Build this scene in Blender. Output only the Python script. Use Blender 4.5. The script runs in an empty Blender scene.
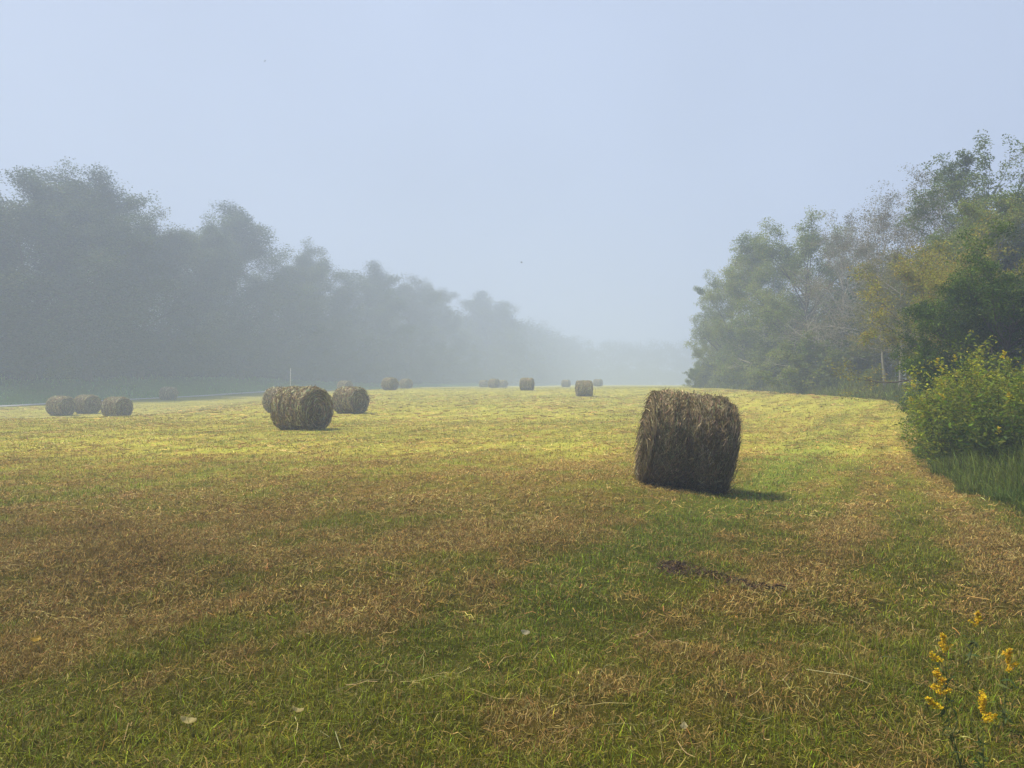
import bpy, math
import numpy as np

RAD = math.radians
F = 745.0            # focal length in pixels at 1024 wide
CAMZ = 1.6
scene = bpy.context.scene
COL = scene.collection
rs = np.random.RandomState

# ------------------------------------------------------------------ numeric helpers
def smooth(v, a, b):
    t = np.clip((np.asarray(v, float) - a) / (b - a), 0, 1)
    return t * t * (3 - 2 * t)

def _hash(ix, iy, seed):
    h = (ix.astype(np.int64) * 374761393 + iy.astype(np.int64) * 668265263 + seed * 974711) & 0xFFFFFFFF
    h = ((h ^ (h >> 13)) * 1274126177) & 0xFFFFFFFF
    h = ((h ^ (h >> 16)) * 2246822519) & 0xFFFFFFFF
    return ((h ^ (h >> 15)) & 0xFFFFFF) / float(0xFFFFFF)

def vnoise(x, y, seed=0):
    x = np.asarray(x, float); y = np.asarray(y, float)
    ix = np.floor(x); iy = np.floor(y)
    fx = x - ix; fy = y - iy
    fx = fx * fx * (3 - 2 * fx); fy = fy * fy * (3 - 2 * fy)
    a = _hash(ix, iy, seed); b = _hash(ix + 1, iy, seed)
    c = _hash(ix, iy + 1, seed); d = _hash(ix + 1, iy + 1, seed)
    return (a * (1 - fx) + b * fx) * (1 - fy) + (c * (1 - fx) + d * fx) * fy

def fbm(x, y, seed=0, octv=4):
    s = 0; a = 1; n = 0
    for i in range(octv):
        s = s + a * vnoise(x * 2 ** i + 17.3 * i, y * 2 ** i - 9.1 * i, seed + i); n += a; a *= 0.55
    return s / n

def gauss(x, y, cx, cy, rx, ry=None):
    ry = ry or rx
    return np.exp(-((x - cx) / rx) ** 2 - ((y - cy) / ry) ** 2)

def mix(a, b, t):
    t = np.asarray(t)[..., None]
    return np.asarray(a) * (1 - t) + np.asarray(b) * t

# ------------------------------------------------------------------ the lie of the land
WP = np.array([-54.0, 84.0]); WD = np.array([0.262, 0.965]); WN = np.array([-0.965, 0.262])
MAIN = (2.86, 11.8)      # where the nearest bale stands

def wood_s(x, y):          # signed distance to the edge of the wood on the left (positive inside it)
    return (x - WP[0]) * WN[0] + (y - WP[1]) * WN[1]

def right_edge(y):         # x of the edge of the uncut ground on the right
    return np.interp(y, [-40, 3, 7, 10, 13, 17, 24, 38, 60, 95, 150, 260],
                        [3.6, 5.0, 5.9, 6.75, 7.45, 9.3, 14.0, 18.8, 21.6, 23.2, 40, 70])

def height(x, y, micro=True):
    x = np.asarray(x, float); y = np.asarray(y, float)
    z = 0.95 * smooth(y, 38, 95)
    z = z - 1.0 * smooth(-x, 15, 30) * smooth(y, 30, 56) * (1 - 0.6 * smooth(y, 88, 118))
    z = z + 2.3 * smooth(wood_s(x, y), -9.5, 2) * (1 - 0.55 * smooth(y, 100, 180))
    z = z + 0.85 * smooth(x, 8, 19) * smooth(y, 13, 36) * (1 - 0.8 * smooth(y, 45, 95))
    r2 = (x - MAIN[0]) ** 2 + (y - MAIN[1]) ** 2
    z = z - 0.15 * np.clip(x - MAIN[0], -1.5, 1.5) * np.exp(-r2 / (2 * 1.5 ** 2))
    z = z - 0.06 * np.exp(-r2 / (2 * 1.3 ** 2))
    if micro:
        near = 1 - smooth(y, 16, 40)
        m = (fbm(x * 0.55, y * 0.55, 3, 3) - 0.5) * 0.16 + (fbm(x * 2.3, y * 2.3, 11, 3) - 0.5) * 0.07
        z = z + m * near * (1 - np.exp(-r2 / 1.1 ** 2))
        z = z + (fbm(x * 0.05, y * 0.05, 23, 3) - 0.5) * 0.35 * smooth(y, 20, 60) * (1 - smooth(y, 60, 90) * .6)
    return z

# ------------------------------------------------------------------ what grows where: greenness and colour
def greenness(x, y):
    u = x - 0.55 * y; v = 0.55 * x + y
    st = fbm(u * 1.15, v * 0.15, 31, 4)
    fine = fbm(x * 1.4, y * 1.4, 41, 4)
    patch = fbm(x * 3.6, y * 3.6, 47, 3)
    g = 0.66 + 1.3 * (st - 0.5) + 1.45 * (fine - 0.5) + 1.5 * (patch - 0.5)
    near = 1 - smooth(y, 12, 28)
    g = g + 0.62 * np.exp(-((u + 2.6) / .95) ** 2) * near
    g = g + 0.6 * np.exp(-((x - .53 * y - .05) / 0.42) ** 2) * near * smooth(y, 5, 7)
    g = g - 0.95 * np.exp(-((x - 0.59 * y + 1.2) / 0.42) ** 2) * smooth(y, 5, 6.5) * (1 - smooth(y, 15, 22))
    g = g - 0.9 * np.exp(-((x - 0.46 * y - 1.35) / 0.42) ** 2) * smooth(y, 4.5, 6) * (1 - smooth(y, 18, 26))
    g = g - 0.20 * np.exp(-((u + 7.6) / 2.6) ** 2) * smooth(y, 4.2, 5.5) * (1 - smooth(y, 13, 19))
    g = g - 0.2 * np.exp(-((u + 4.8) / 0.9) ** 2) * smooth(y, 4, 6) * near
    g = g - 0.15 * smooth(-x, 1.2, 3.5) * smooth(y, 4.0, 5.2) * (1 - smooth(y, 8, 14))
    g = g + 0.30 * (1 - smooth(y, 3.9, 5.0)) * (1 - smooth(x, 0.8, 2.0) * .4)
    for cx, cy, r, k in ((-1.2, 5.0, .55, -.7), (-.15, 3.6, .38, -.55), (.28, 3.7, .4, -.35), (-2.7, 4.6, .8, -.4),
                         (1.75, 5.6, .45, -.3), (.95, 4.1, .4, -.45), (-.9, 5.25, .35, -.5), (3.6, 7.3, .8, -.35),
                         (-1.75, 4.75, .35, .6), (-.95, 4.3, .5, .5), (-3.9, 6.9, .9, -.45), (-3.3, 7.4, .5, -.3), (.3, 5.1, .5, .3), (2.6, 4.5, .6, .25)):
        g = g + k * gauss(x, y, cx, cy, r)
    g = g + 0.28 * smooth(u, -2.2, -.4) * near
    far = smooth(y, 9, 22)
    gf = 0.74 + 0.7 * (st - 0.5) + 0.55 * (fine - 0.5)
    return np.clip(g * (1 - far) + gf * far, 0, 1)

def field_colour(x, y):
    g = greenness(x, y)
    d = smooth(y, 4.5, 20)  # yellower grass farther off, with its grazing sheen put into the colour
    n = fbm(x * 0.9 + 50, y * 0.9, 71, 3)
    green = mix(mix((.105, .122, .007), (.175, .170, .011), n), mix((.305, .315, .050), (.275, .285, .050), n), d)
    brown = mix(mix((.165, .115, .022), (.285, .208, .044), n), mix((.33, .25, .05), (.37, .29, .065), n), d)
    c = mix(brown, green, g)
    strip = (1 - .6 * smooth(y, 12, 24)) * np.exp(-((x - .54 * (y - 4.7)) / (.55 + .035 * y)) ** 2) * smooth(y, 3.5, 5)
    c = c * (1 - np.array((.22, .06, .1)) * (strip * .9)[..., None])
    rowtone = fbm((x - .55 * y) * 1.9, (.55 * x + y) * .30, 61, 3)
    c = c * (1 + 1.05 * (rowtone - .5) * smooth(y, 6, 18))[..., None]
    # rough grass beyond the road on the left, and the uncut verge on the right
    s = wood_s(x, y)
    c = mix(c, mix((.14, .27, .045), (.18, .28, .05), n), smooth(s, -13.5, -9.5))
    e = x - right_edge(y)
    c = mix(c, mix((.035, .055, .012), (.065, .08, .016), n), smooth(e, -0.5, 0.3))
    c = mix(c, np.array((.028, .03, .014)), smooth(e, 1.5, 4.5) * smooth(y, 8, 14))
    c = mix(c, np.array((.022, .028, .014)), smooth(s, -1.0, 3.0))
    return c, g

# ------------------------------------------------------------------ materials
def new_mat(name):
    m = bpy.data.materials.new(name); m.use_nodes = True
    nt = m.node_tree; nt.nodes.clear()
    return m, nt, nt.nodes.new('ShaderNodeOutputMaterial')

def leaf_mat(name, transl=0.3, rough=0.6, spec=0.15):
    """per-leaf colour attribute; part of the light goes through the blade"""
    m, nt, out = new_mat(name)
    a = nt.nodes.new('ShaderNodeAttribute'); a.attribute_name = 'col'
    p = nt.nodes.new('ShaderNodeBsdfPrincipled')
    p.inputs['Roughness'].default_value = rough
    p.inputs['Specular IOR Level'].default_value = spec
    nt.links.new(a.outputs['Color'], p.inputs['Base Color'])
    t = nt.nodes.new('ShaderNodeBsdfTranslucent'); nt.links.new(a.outputs['Color'], t.inputs['Color'])
    mx = nt.nodes.new('ShaderNodeMixShader'); mx.inputs[0].default_value = transl
    nt.links.new(p.outputs[0], mx.inputs[1]); nt.links.new(t.outputs[0], mx.inputs[2])
    nt.links.new(mx.outputs[0], out.inputs['Surface'])
    return m

def noise_mat(name, c1, c2, scale=4.0, rough=0.9, bump=0.3, stretch=(1, 1, 1), detail=6, attr=False, bdist=0.02):
    m, nt, out = new_mat(name)
    p = nt.nodes.new('ShaderNodeBsdfPrincipled'); p.inputs['Roughness'].default_value = rough
    p.inputs['Specular IOR Level'].default_value = 0.1
    tc = nt.nodes.new('ShaderNodeTexCoord'); mp = nt.nodes.new('ShaderNodeMapping')
    mp.inputs['Scale'].default_value = stretch
    nt.links.new(tc.outputs['Object'], mp.inputs['Vector'])
    n = nt.nodes.new('ShaderNodeTexNoise'); n.inputs['Scale'].default_value = scale
    n.inputs['Detail'].default_value = detail; n.inputs['Roughness'].default_value = 0.65
    nt.links.new(mp.outputs[0], n.inputs['Vector'])
    r = nt.nodes.new('ShaderNodeValToRGB')
    r.color_ramp.elements[0].position = 0.3; r.color_ramp.elements[0].color = (*c1, 1)
    r.color_ramp.elements[1].position = 0.7; r.color_ramp.elements[1].color = (*c2, 1)
    nt.links.new(n.outputs['Fac'], r.inputs['Fac'])
    src = r.outputs['Color']
    if attr:
        a = nt.nodes.new('ShaderNodeAttribute'); a.attribute_name = 'col'
        mm = nt.nodes.new('ShaderNodeMix'); mm.data_type = 'RGBA'; mm.blend_type = 'MULTIPLY'
        mm.inputs['Factor'].default_value = 1
        nt.links.new(a.outputs['Color'], mm.inputs[6]); nt.links.new(src, mm.inputs[7])
        src = mm.outputs[2]
    nt.links.new(src, p.inputs['Base Color'])
    b = nt.nodes.new('ShaderNodeBump'); b.inputs['Strength'].default_value = bump; b.inputs['Distance'].default_value = bdist
    nt.links.new(n.outputs['Fac'], b.inputs['Height']); nt.links.new(b.outputs[0], p.inputs['Normal'])
    nt.links.new(p.outputs[0], out.inputs['Surface'])
    return m

M_GROUND = noise_mat('field_ground', (.62, .60, .55), (1.25, 1.22, 1.15), 9.0, 1.0, 0.6, attr=True, bdist=0.03, detail=8)
M_GRASS = leaf_mat('grass_blade', 0.25, 0.55, 0.2)
M_HAY = leaf_mat('cut_hay', 0.12, 0.7, 0.15)
M_BALE = noise_mat('packed_hay', (.10, .068, .03), (.36, .26, .115), 26.0, 1.0, 0.8, stretch=(1.0, .25, .25), bdist=0.02)
M_BALEEND = noise_mat('packed_hay_end', (.09, .058, .026), (.31, .215, .095), 22.0, 1.0, 0.8, bdist=0.02)
M_LEAF = leaf_mat('leaf', 0.4, 0.55, 0.2)
M_BARK = noise_mat('bark', (.05, .042, .034), (.13, .115, .095), 14.0, 0.95, 0.5, stretch=(1, 1, .25))
M_PALEBARK = noise_mat('pale_bark', (.22, .20, .17), (.42, .40, .35), 12.0, 0.95, 0.5, stretch=(1, 1, .25))
M_DEADWOOD = noise_mat('bleached_wood', (.26, .25, .22), (.42, .40, .36), 10.0, 0.9, 0.3, stretch=(1, 1, .25))
M_STEM = noise_mat('green_stem', (.05, .07, .02), (.11, .11, .035), 30.0, 0.8, 0.1)
M_ROAD = noise_mat('pale_gravel_road', (.5, .5, .47), (.62, .61, .57), 3.0, 0.95, 0.2)
M_POST = noise_mat('white_paint', (.66, .66, .64), (.80, .80, .78), 9.0, 0.6, 0.1)
M_BIRD = noise_mat('dark_feathers', (.018, .018, .022), (.05, .05, .055), 40.0, 0.8, 0.1)
M_FLOWER = leaf_mat('yellow_flower', 0.3, 0.6, 0.1)

# ------------------------------------------------------------------ mesh helpers
def mesh_from(name, verts, loops, totals, mat, cols=None, smooth_shade=False):
    me = bpy.data.meshes.new(name)
    verts = np.ascontiguousarray(verts, np.float32); loops = np.ascontiguousarray(loops, np.int32)
    totals = np.ascontiguousarray(totals, np.int32)
    me.vertices.add(len(verts)); me.vertices.foreach_set('co', verts.ravel())
    me.loops.add(len(loops)); me.loops.foreach_set('vertex_index', loops)
    me.polygons.add(len(totals))
    starts = np.zeros(len(totals), np.int32); starts[1:] = np.cumsum(totals)[:-1]
    me.polygons.foreach_set('loop_start', starts)
    me.polygons.foreach_set('use_smooth', np.full(len(totals), smooth_shade, bool))
    me.update(calc_edges=True)
    if cols is not None:
        a = me.attributes.new('col', 'FLOAT_COLOR', 'POINT')
        c4 = np.ones((len(verts), 4), np.float32); c4[:, :3] = cols
        a.data.foreach_set('color', c4.ravel())
    me.materials.append(mat)
    return me

class Geo:
    """collects geometry; polygons of mixed sizes"""
    def __init__(self): self.v = []; self.l = []; self.t = []; self.c = []; self.n = 0
    def add(self, verts, faces, cols=None):
        verts = np.asarray(verts, float).reshape(-1, 3)
        faces = np.asarray(faces, int)
        self.v.append(verts); self.l.append(faces.ravel() + self.n)
        self.t.append(np.full(len(faces), faces.shape[1], int)); self.n += len(verts)
        self.c.append(np.ones((len(verts), 3)) if cols is None else np.broadcast_to(cols, (len(verts), 3)))
    def mesh(self, name, mat, cols=True, smooth_shade=False):
        return mesh_from(name, np.concatenate(self.v), np.concatenate(self.l), np.concatenate(self.t), mat,
                         np.concatenate(self.c) if cols else None, smooth_shade)

def tube(geo, pts, radii, sides=6, col=None):
    pts = np.asarray(pts, float); n = len(pts)
    radii = np.broadcast_to(np.asarray(radii, float), (n,))
    d = np.gradient(pts, axis=0); d /= np.linalg.norm(d, axis=1, keepdims=True) + 1e-9
    ref = np.array([0.31, 0.95, 0.05]) if abs(d[0, 2]) > 0.7 else np.array([0.02, 0.05, 1.0])
    a = np.cross(d, ref); a /= np.linalg.norm(a, axis=1, keepdims=True) + 1e-9
    b = np.cross(d, a)
    th = np.arange(sides) * 2 * math.pi / sides
    ring = pts[:, None] + radii[:, None, None] * (np.cos(th)[None, :, None] * a[:, None] + np.sin(th)[None, :, None] * b[:, None])
    i = np.arange(n - 1)[:, None] * sides; j = np.arange(sides)[None]; k = (j + 1) % sides
    f = np.stack([i + j, i + k, i + sides + k, i + sides + j], -1).reshape(-1, 4)
    geo.add(ring.reshape(-1, 3), f, col)

def rand_unit(r, n):
    v = r.normal(size=(n, 3)); return v / np.linalg.norm(v, axis=1, keepdims=True)

def add_leaves(geo, r, cen, size, cols, aspect=0.5, up=0.5, droop=0.0):
    """diamond leaves, slightly folded, one per centre"""
    n = len(cen)
    nrm = rand_unit(r, n); nrm[:, 2] = np.abs(nrm[:, 2]) + up; nrm /= np.linalg.norm(nrm, axis=1, keepdims=True)
    t = rand_unit(r, n); t[:, 2] -= droop; t -= nrm * (t * nrm).sum(1, keepdims=True); t /= np.linalg.norm(t, axis=1, keepdims=True)
    b = np.cross(nrm, t)
    L = (np.broadcast_to(size, (n,)) * r.uniform(.7, 1.3, n))[:, None]
    W = L * aspect * 0.5
    v = np.stack([cen - t * L * .5, cen + b * W + nrm * L * .08, cen + t * L * .5 - nrm * L * .1, cen - b * W + nrm * L * .08], 1)
    geo.add(v.reshape(-1, 3), np.arange(n * 4).reshape(-1, 4), np.repeat(cols, 4, 0))

def link(name, me, parent=None, loc=(0, 0, 0), rot=(0, 0, 0)):
    o = bpy.data.objects.new(name, me); COL.objects.link(o)
    o.location = loc; o.rotation_euler = rot
    if parent is not None: o.parent = parent
    return o

def tag(o, label=None, cat=None, group=None, kind=None):
    if label: o['label'] = label
    if cat: o['category'] = cat
    if group: o['group'] = group
    if kind: o['kind'] = kind
    return o

def thing(name, label, cat, loc, rz=0.0, scale=(1, 1, 1), group=None):
    o = link(name, None, None, loc, (0, 0, rz)); o.scale = scale
    o.empty_display_size = 0.2
    return tag(o, label, cat, group)

def px(x, D):               # world x of a measured image column at distance D
    return (x - 512.0) / F * D

# ------------------------------------------------------------------ ground sheet
def graded(lo, fine0, fine1, hi, step, grow):
    mid = list(np.arange(fine0, fine1 + step / 2, step))
    s = step; v = mid[-1]; up = []
    while v < hi: s *= grow; v = min(v + s, hi); up.append(v)
    s = step; v = mid[0]; dn = []
    while v > lo: s *= grow; v = max(v - s, lo); dn.append(v)
    return np.array(dn[::-1] + mid + up)

gx = graded(-640, -8, 9, 640, 0.07, 1.035)
gy = graded(-180, 2.2, 15, 1080, 0.07, 1.035)
X, Y = np.meshgrid(gx, gy)
x_, y_ = X.ravel(), Y.ravel()
z_ = height(x_, y_)
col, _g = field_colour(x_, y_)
soil_shade = 1 - smooth(y_, 5, 19)
col = col * (1 - 0.74 * soil_shade)[:, None]            # thatch and soil near by, darkened further as painted shade between the blades
nx, ny = len(gx), len(gy)
i = (np.arange(ny - 1)[:, None] * nx + np.arange(nx - 1)[None]).ravel()
faces = np.stack([i, i + 1, i + nx + 1, i + nx], -1)
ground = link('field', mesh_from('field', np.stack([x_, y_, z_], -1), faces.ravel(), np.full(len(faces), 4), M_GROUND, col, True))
tag(ground, kind='structure')

# the narrow pale road along the foot of the left wood
g = Geo(); tt = np.arange(-60, 110, 1.0)
ctr = WP + tt[:, None] * WD - WN * 11.3 + WN * (np.sin(tt * .05) * .4)[:, None]
w = 1.15
lv = ctr - WN * w; rv = ctr + WN * w
rows = []
for k in np.linspace(-1, 1, 5):
    p = ctr + WN * (w * k); rows.append(np.stack([p[:, 0], p[:, 1], height(p[:, 0], p[:, 1]) + 0.06], -1))
R = np.stack(rows, 1); n = len(tt)
ii = (np.arange(n - 1)[:, None] * 5 + np.arange(4)[None]).ravel()
g.add(R.reshape(-1, 3), np.stack([ii, ii + 5, ii + 6, ii + 1], -1))
tag(link('road', g.mesh('road', M_ROAD, False, True)), kind='structure')

# ------------------------------------------------------------------ grass blades and cut hay
def scatter(r, y0, y1, dens, extra=1.0, half=0.80):
    area_pdf_n = int(dens * ((y1 ** 2 - y0 ** 2) * half + 2 * extra * (y1 - y0)))
    # density of y is proportional to the width there
    yy = np.linspace(y0, y1, 400); cdf = (yy ** 2 - y0 ** 2) * half + 2 * extra * (yy - y0)
    y = np.interp(r.uniform(0, cdf[-1], area_pdf_n), cdf, yy)
    x = r.uniform(-1, 1, area_pdf_n) * (half * y + extra)
    return x, y

def blades(r, x, y, h, wdt, cols, lean=0.6):
    n = len(x); z = height(x, y) - 0.008
    a = r.uniform(0, 2 * math.pi, n); fa = a + math.pi / 2 + r.normal(0, .5, n)
    dx, dy = np.cos(a), np.sin(a); lx, ly = np.cos(fa), np.sin(fa)
    ln = np.abs(r.normal(0, lean, n)) * h
    hh = np.sqrt(np.maximum(h * h - (0.7 * ln) ** 2, (0.25 * h) ** 2))
    P = np.zeros((n, 5, 3))
    P[:, 0] = np.stack([x - dx * wdt / 2, y - dy * wdt / 2, z], -1)
    P[:, 1] = np.stack([x + dx * wdt / 2, y + dy * wdt / 2, z], -1)
    mx_, my_ = x + lx * ln * .35, y + ly * ln * .35
    P[:, 2] = np.stack([mx_ + dx * wdt * .4, my_ + dy * wdt * .4, z + hh * .6], -1)
    P[:, 3] = np.stack([mx_ - dx * wdt * .4, my_ - dy * wdt * .4, z + hh * .6], -1)
    P[:, 4] = np.stack([x + lx * ln, y + ly * ln, z + hh], -1)
    base = np.arange(n)[:, None] * 5
    L = (base + np.array([0, 1, 2, 3, 3, 2, 4])[None]).ravel()
    T = np.tile([4, 3], n)
    tipc = cols * 1.12
    C = np.stack([cols * .8, cols * .8, cols, cols, tipc], 1).reshape(-1, 3)  # shade painted into each blade: darker foot, lighter tip
    return P.reshape(-1, 3), L, T, C

def join(parts):
    V, L, T, C = [], [], [], []; n = 0
    for v, l, t, c in parts:
        V.append(v); L.append(l + n); T.append(t); C.append(c); n += len(v)
    return np.concatenate(V), np.concatenate(L), np.concatenate(T), np.concatenate(C)

def jitter(r, c, k=0.3):
    n = len(c)
    return np.clip(c * np.exp(r.normal(0, k, (n, 1))) * np.exp(r.normal(0, .10, (n, 3))), .003, .8)

def clear_of_road(x, y):
    s = wood_s(x, y); return (np.abs(s + 11.3) > 1.3)

r = rs(5)
STRAW = np.array((.36, .285, .13))
parts = []
for y0, y1, dens, hm, wd in ((1.9, 5, 9000, .058, .0038), (5, 9, 4200, .060, .0054), (9, 16, 1250, .062, .009),
                             (16, 32, 330, .066, .016), (32, 75, 44, .075, .036), (75, 135, 9, .08, .06)):
    x, y = scatter(r, y0, y1, dens)
    tuft = np.clip(fbm(x * 3.1, y * 3.1, 91, 3) * 1.7 - .35, 0, 1)
    c, gr = field_colour(x, y)
    keep = (r.uniform(size=len(x)) < 0.28 + 0.85 * gr * (0.35 + 1.1 * tuft)) & clear_of_road(x, y)
    x, y, c, gr, tuft = x[keep], y[keep], c[keep], gr[keep], tuft[keep]
    c = jitter(r, c, .42 if y0 < 16 else .2)
    st = r.uniform(size=len(x)) < 0.10
    c[st] = c[st] * .45 + STRAW * .4
    # single fresher shoots
    fr = (r.uniform(size=len(x)) < 0.16 * gr) & (y < 16)
    c[fr] = c[fr] * np.array((1.15, 1.5, .9))
    e = smooth(x - right_edge(y), -.6, .6)
    h = .54 * hm * (0.55 + 0.75 * gr * (0.4 + 1.2 * tuft)) * np.exp(r.normal(0, .35, len(x))) * (1 + 2.2 * e)
    parts.append(blades(r, x, y, h, wd * r.uniform(.7, 1.3, len(x)), c, 1.7))
v, l, t, c = join(parts)
tag(link('mown_grass', mesh_from('mown_grass', v, l, t, M_GRASS, c)),
    'short mown green and yellowing grass covering the hay field', 'grass', kind='stuff')

def strands(r, x, y, z, length, wdt, cols, curl=.5, rise=.02, ang=None):
    n = len(x)
    a = r.uniform(0, 2 * math.pi, n) if ang is None else ang
    pts = []; px_, py_ = x.copy(), y.copy(); an = a.copy()
    zz = z.copy()
    for k in range(4):
        pts.append(np.stack([px_, py_, zz], -1))
        px_ = px_ + np.cos(an) * length / 3; py_ = py_ + np.sin(an) * length / 3
        an = an + r.normal(0, curl, n) * .6
        zz = height(px_, py_) + np.abs(r.normal(0, rise, n)) + .006
    pts = np.stack(pts, 1)
    d = np.gradient(pts, axis=1); d /= np.linalg.norm(d, axis=2, keepdims=True) + 1e-9
    up = np.array([0, 0, 1.0]) + r.normal(0, .5, (n, 1, 3))
    sd = np.cross(d, up); sd /= np.linalg.norm(sd, axis=2, keepdims=True) + 1e-9
    w = (np.broadcast_to(wdt, (n,)) * r.uniform(.6, 1.4, n))[:, None, None] * .5
    V = np.stack([pts - sd * w, pts + sd * w], 2).reshape(n, 8, 3)
    base = np.arange(n)[:, None, None] * 8 + np.array([0, 2, 4])[None, :, None]
    L = (base + np.array([0, 1, 3, 2])[None, None]).ravel()
    return V.reshape(-1, 3), L, np.full(n * 3, 4), np.repeat(cols, 8, 0)

parts = []
for y0, y1, dens, ln, wd in ((1.9, 5, 4400, .045, .0023), (5, 9, 2400, .055, .0036), (9, 17, 800, .075, .0066), (17, 34, 110, .15, .015), (34, 70, 9, .35, .04)):
    x, y = scatter(r, y0, y1, dens)
    c, gr = field_colour(x, y)
    p = np.clip(1.25 - gr * 1.25, .17, 1) * (0.35 + 1.1 * fbm(x * 1.7, y * 1.7, 131, 3))
    keep = (r.uniform(size=len(x)) < p) & clear_of_road(x, y) & (x < right_edge(y) + .4)
    x, y, gr = x[keep], y[keep], gr[keep]
    tone = r.uniform(size=len(x)) * .75 + .35 * fbm(x * 1.1, y * 1.1, 141, 2)
    c = mix(mix((.07, .044, .016), (.29, .19, .054), np.clip(tone * 1.4, 0, 1)), (.42, .33, .14), smooth(tone, .62, 1.1))
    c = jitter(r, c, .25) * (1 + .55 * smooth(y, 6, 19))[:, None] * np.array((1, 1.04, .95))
    parts.append(strands(r, x, y, height(x, y) + np.abs(r.normal(0, .022, len(x))), ln * np.exp(r.normal(0, .4, len(x))), wd, c, .32))
# a few long bleached stalks lying about
for (ax, ay, n_) in ((-.2, 4.0, 22), (1.2, 4.3, 18), (0.4, 3.5, 16), (-1.2, 3.4, 8), (2.0, 5.2, 18), (-.6, 6.5, 20)):
    x = ax + r.normal(0, .55, n_); y = ay + r.normal(0, .45, n_)
    parts.append(strands(r, x, y, height(x, y) + .035, r.uniform(.12, .34, n_), .0026,
                         jitter(r, np.tile((.36, .29, .13), (n_, 1)), .15), .35, .03))
v, l, t, c = join(parts)
tag(link('cut_hay', mesh_from('cut_hay', v, l, t, M_HAY, c)),
    'dry brown cut hay strands scattered over the field', 'hay', kind='stuff')

# the dark wet clump right of the track
n_ = 850
q = r.uniform(0, 1, n_) ** 2.2; lx = 1.32 + q * 0.70 + r.normal(0, .035, n_)
ly = 6.42 - q * 0.80 + .10 * np.sin(q * 7) + r.normal(0, 1, n_) * (.03 + .13 * np.exp(-((q - .12) / .16) ** 2))
zz = height(lx, ly) + .035 * np.exp(-((q - .12) / .2) ** 2) * r.uniform(0, 1, n_) + .008
cc = jitter(r, np.tile((.035, .022, .015), (n_, 1)), .45); k = r.uniform(size=n_) < .3; cc[k] = (.10, .068, .03)
P = strands(r, lx, ly, zz, r.uniform(.05, .2, n_), .005, cc, .8, .014, ang=r.normal(-.7, .9, n_))
tag(link('hay_clump', mesh_from('hay_clump', *P[:3], M_HAY, P[3])),
    'dark wet clump of raked hay in the track before the nearest bale', 'hay clump')

# tall uncut weeds along the foot of the woods
def verge(r, x, y, h, wd, base, name, label):
    c = jitter(r, mix(base[0], base[1], fbm(x * .9, y * .9, 171, 3)), .35)
    v, l, t, cc = blades(r, x, y, h, wd, c, .9)
    tag(link(name, mesh_from(name, v, l, t, M_GRASS, cc)), label, 'weeds', kind='stuff')
n_ = 95000
y = 6.5 + 34 * r.uniform(0, 1, n_) ** 1.7
off = np.abs(r.normal(0, 1, n_)) * .9 - .15
x = right_edge(y) + .1 + off + (fbm(y * .8, y * .0, 5, 3) - .5) * .9
h = (.16 + .42 * np.clip(off, 0, 1.2)) * np.exp(r.normal(0, .3, n_)) * (.6 + .8 * fbm(x * 1.3, y * 1.3, 7, 2))
verge(r, x, y, h, .005 + .0004 * y, ((.05, .10, .012), (.14, .17, .025)), 'verge_grass',
      'tall uncut green grass and weeds along the right edge of the field')
n_ = 26000
y = r.uniform(36, 97, n_); off = np.abs(r.normal(0, 1, n_)) * 1.1 - .3
x = right_edge(y) + off
h = (.25 + .5 * np.clip(off, 0, 1.6)) * np.exp(r.normal(0, .3, n_))
verge(r, x, y, h, .045, ((.08, .13, .016), (.19, .19, .035)), 'verge_grass',
      'pale weeds at the foot of the far part of the right wood')
n_ = 26000
t_ = r.uniform(-35, 120, n_); s_ = r.uniform(-9.5, 1, n_)
x = WP[0] + WD[0] * t_ + WN[0] * s_; y = WP[1] + WD[1] * t_ + WN[1] * s_
h = (.12 + .3 * smooth(s_, -3, 1) + .25 * smooth(fbm(x * .2, y * .2, 9, 2), .5, .8)) * np.exp(r.normal(0, .3, n_))
verge(r, x, y, h, .06, ((.16, .36, .055), (.21, .36, .07)), 'meadow_grass',
      'green uncut grass bank between the pale road and the left wood')

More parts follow.
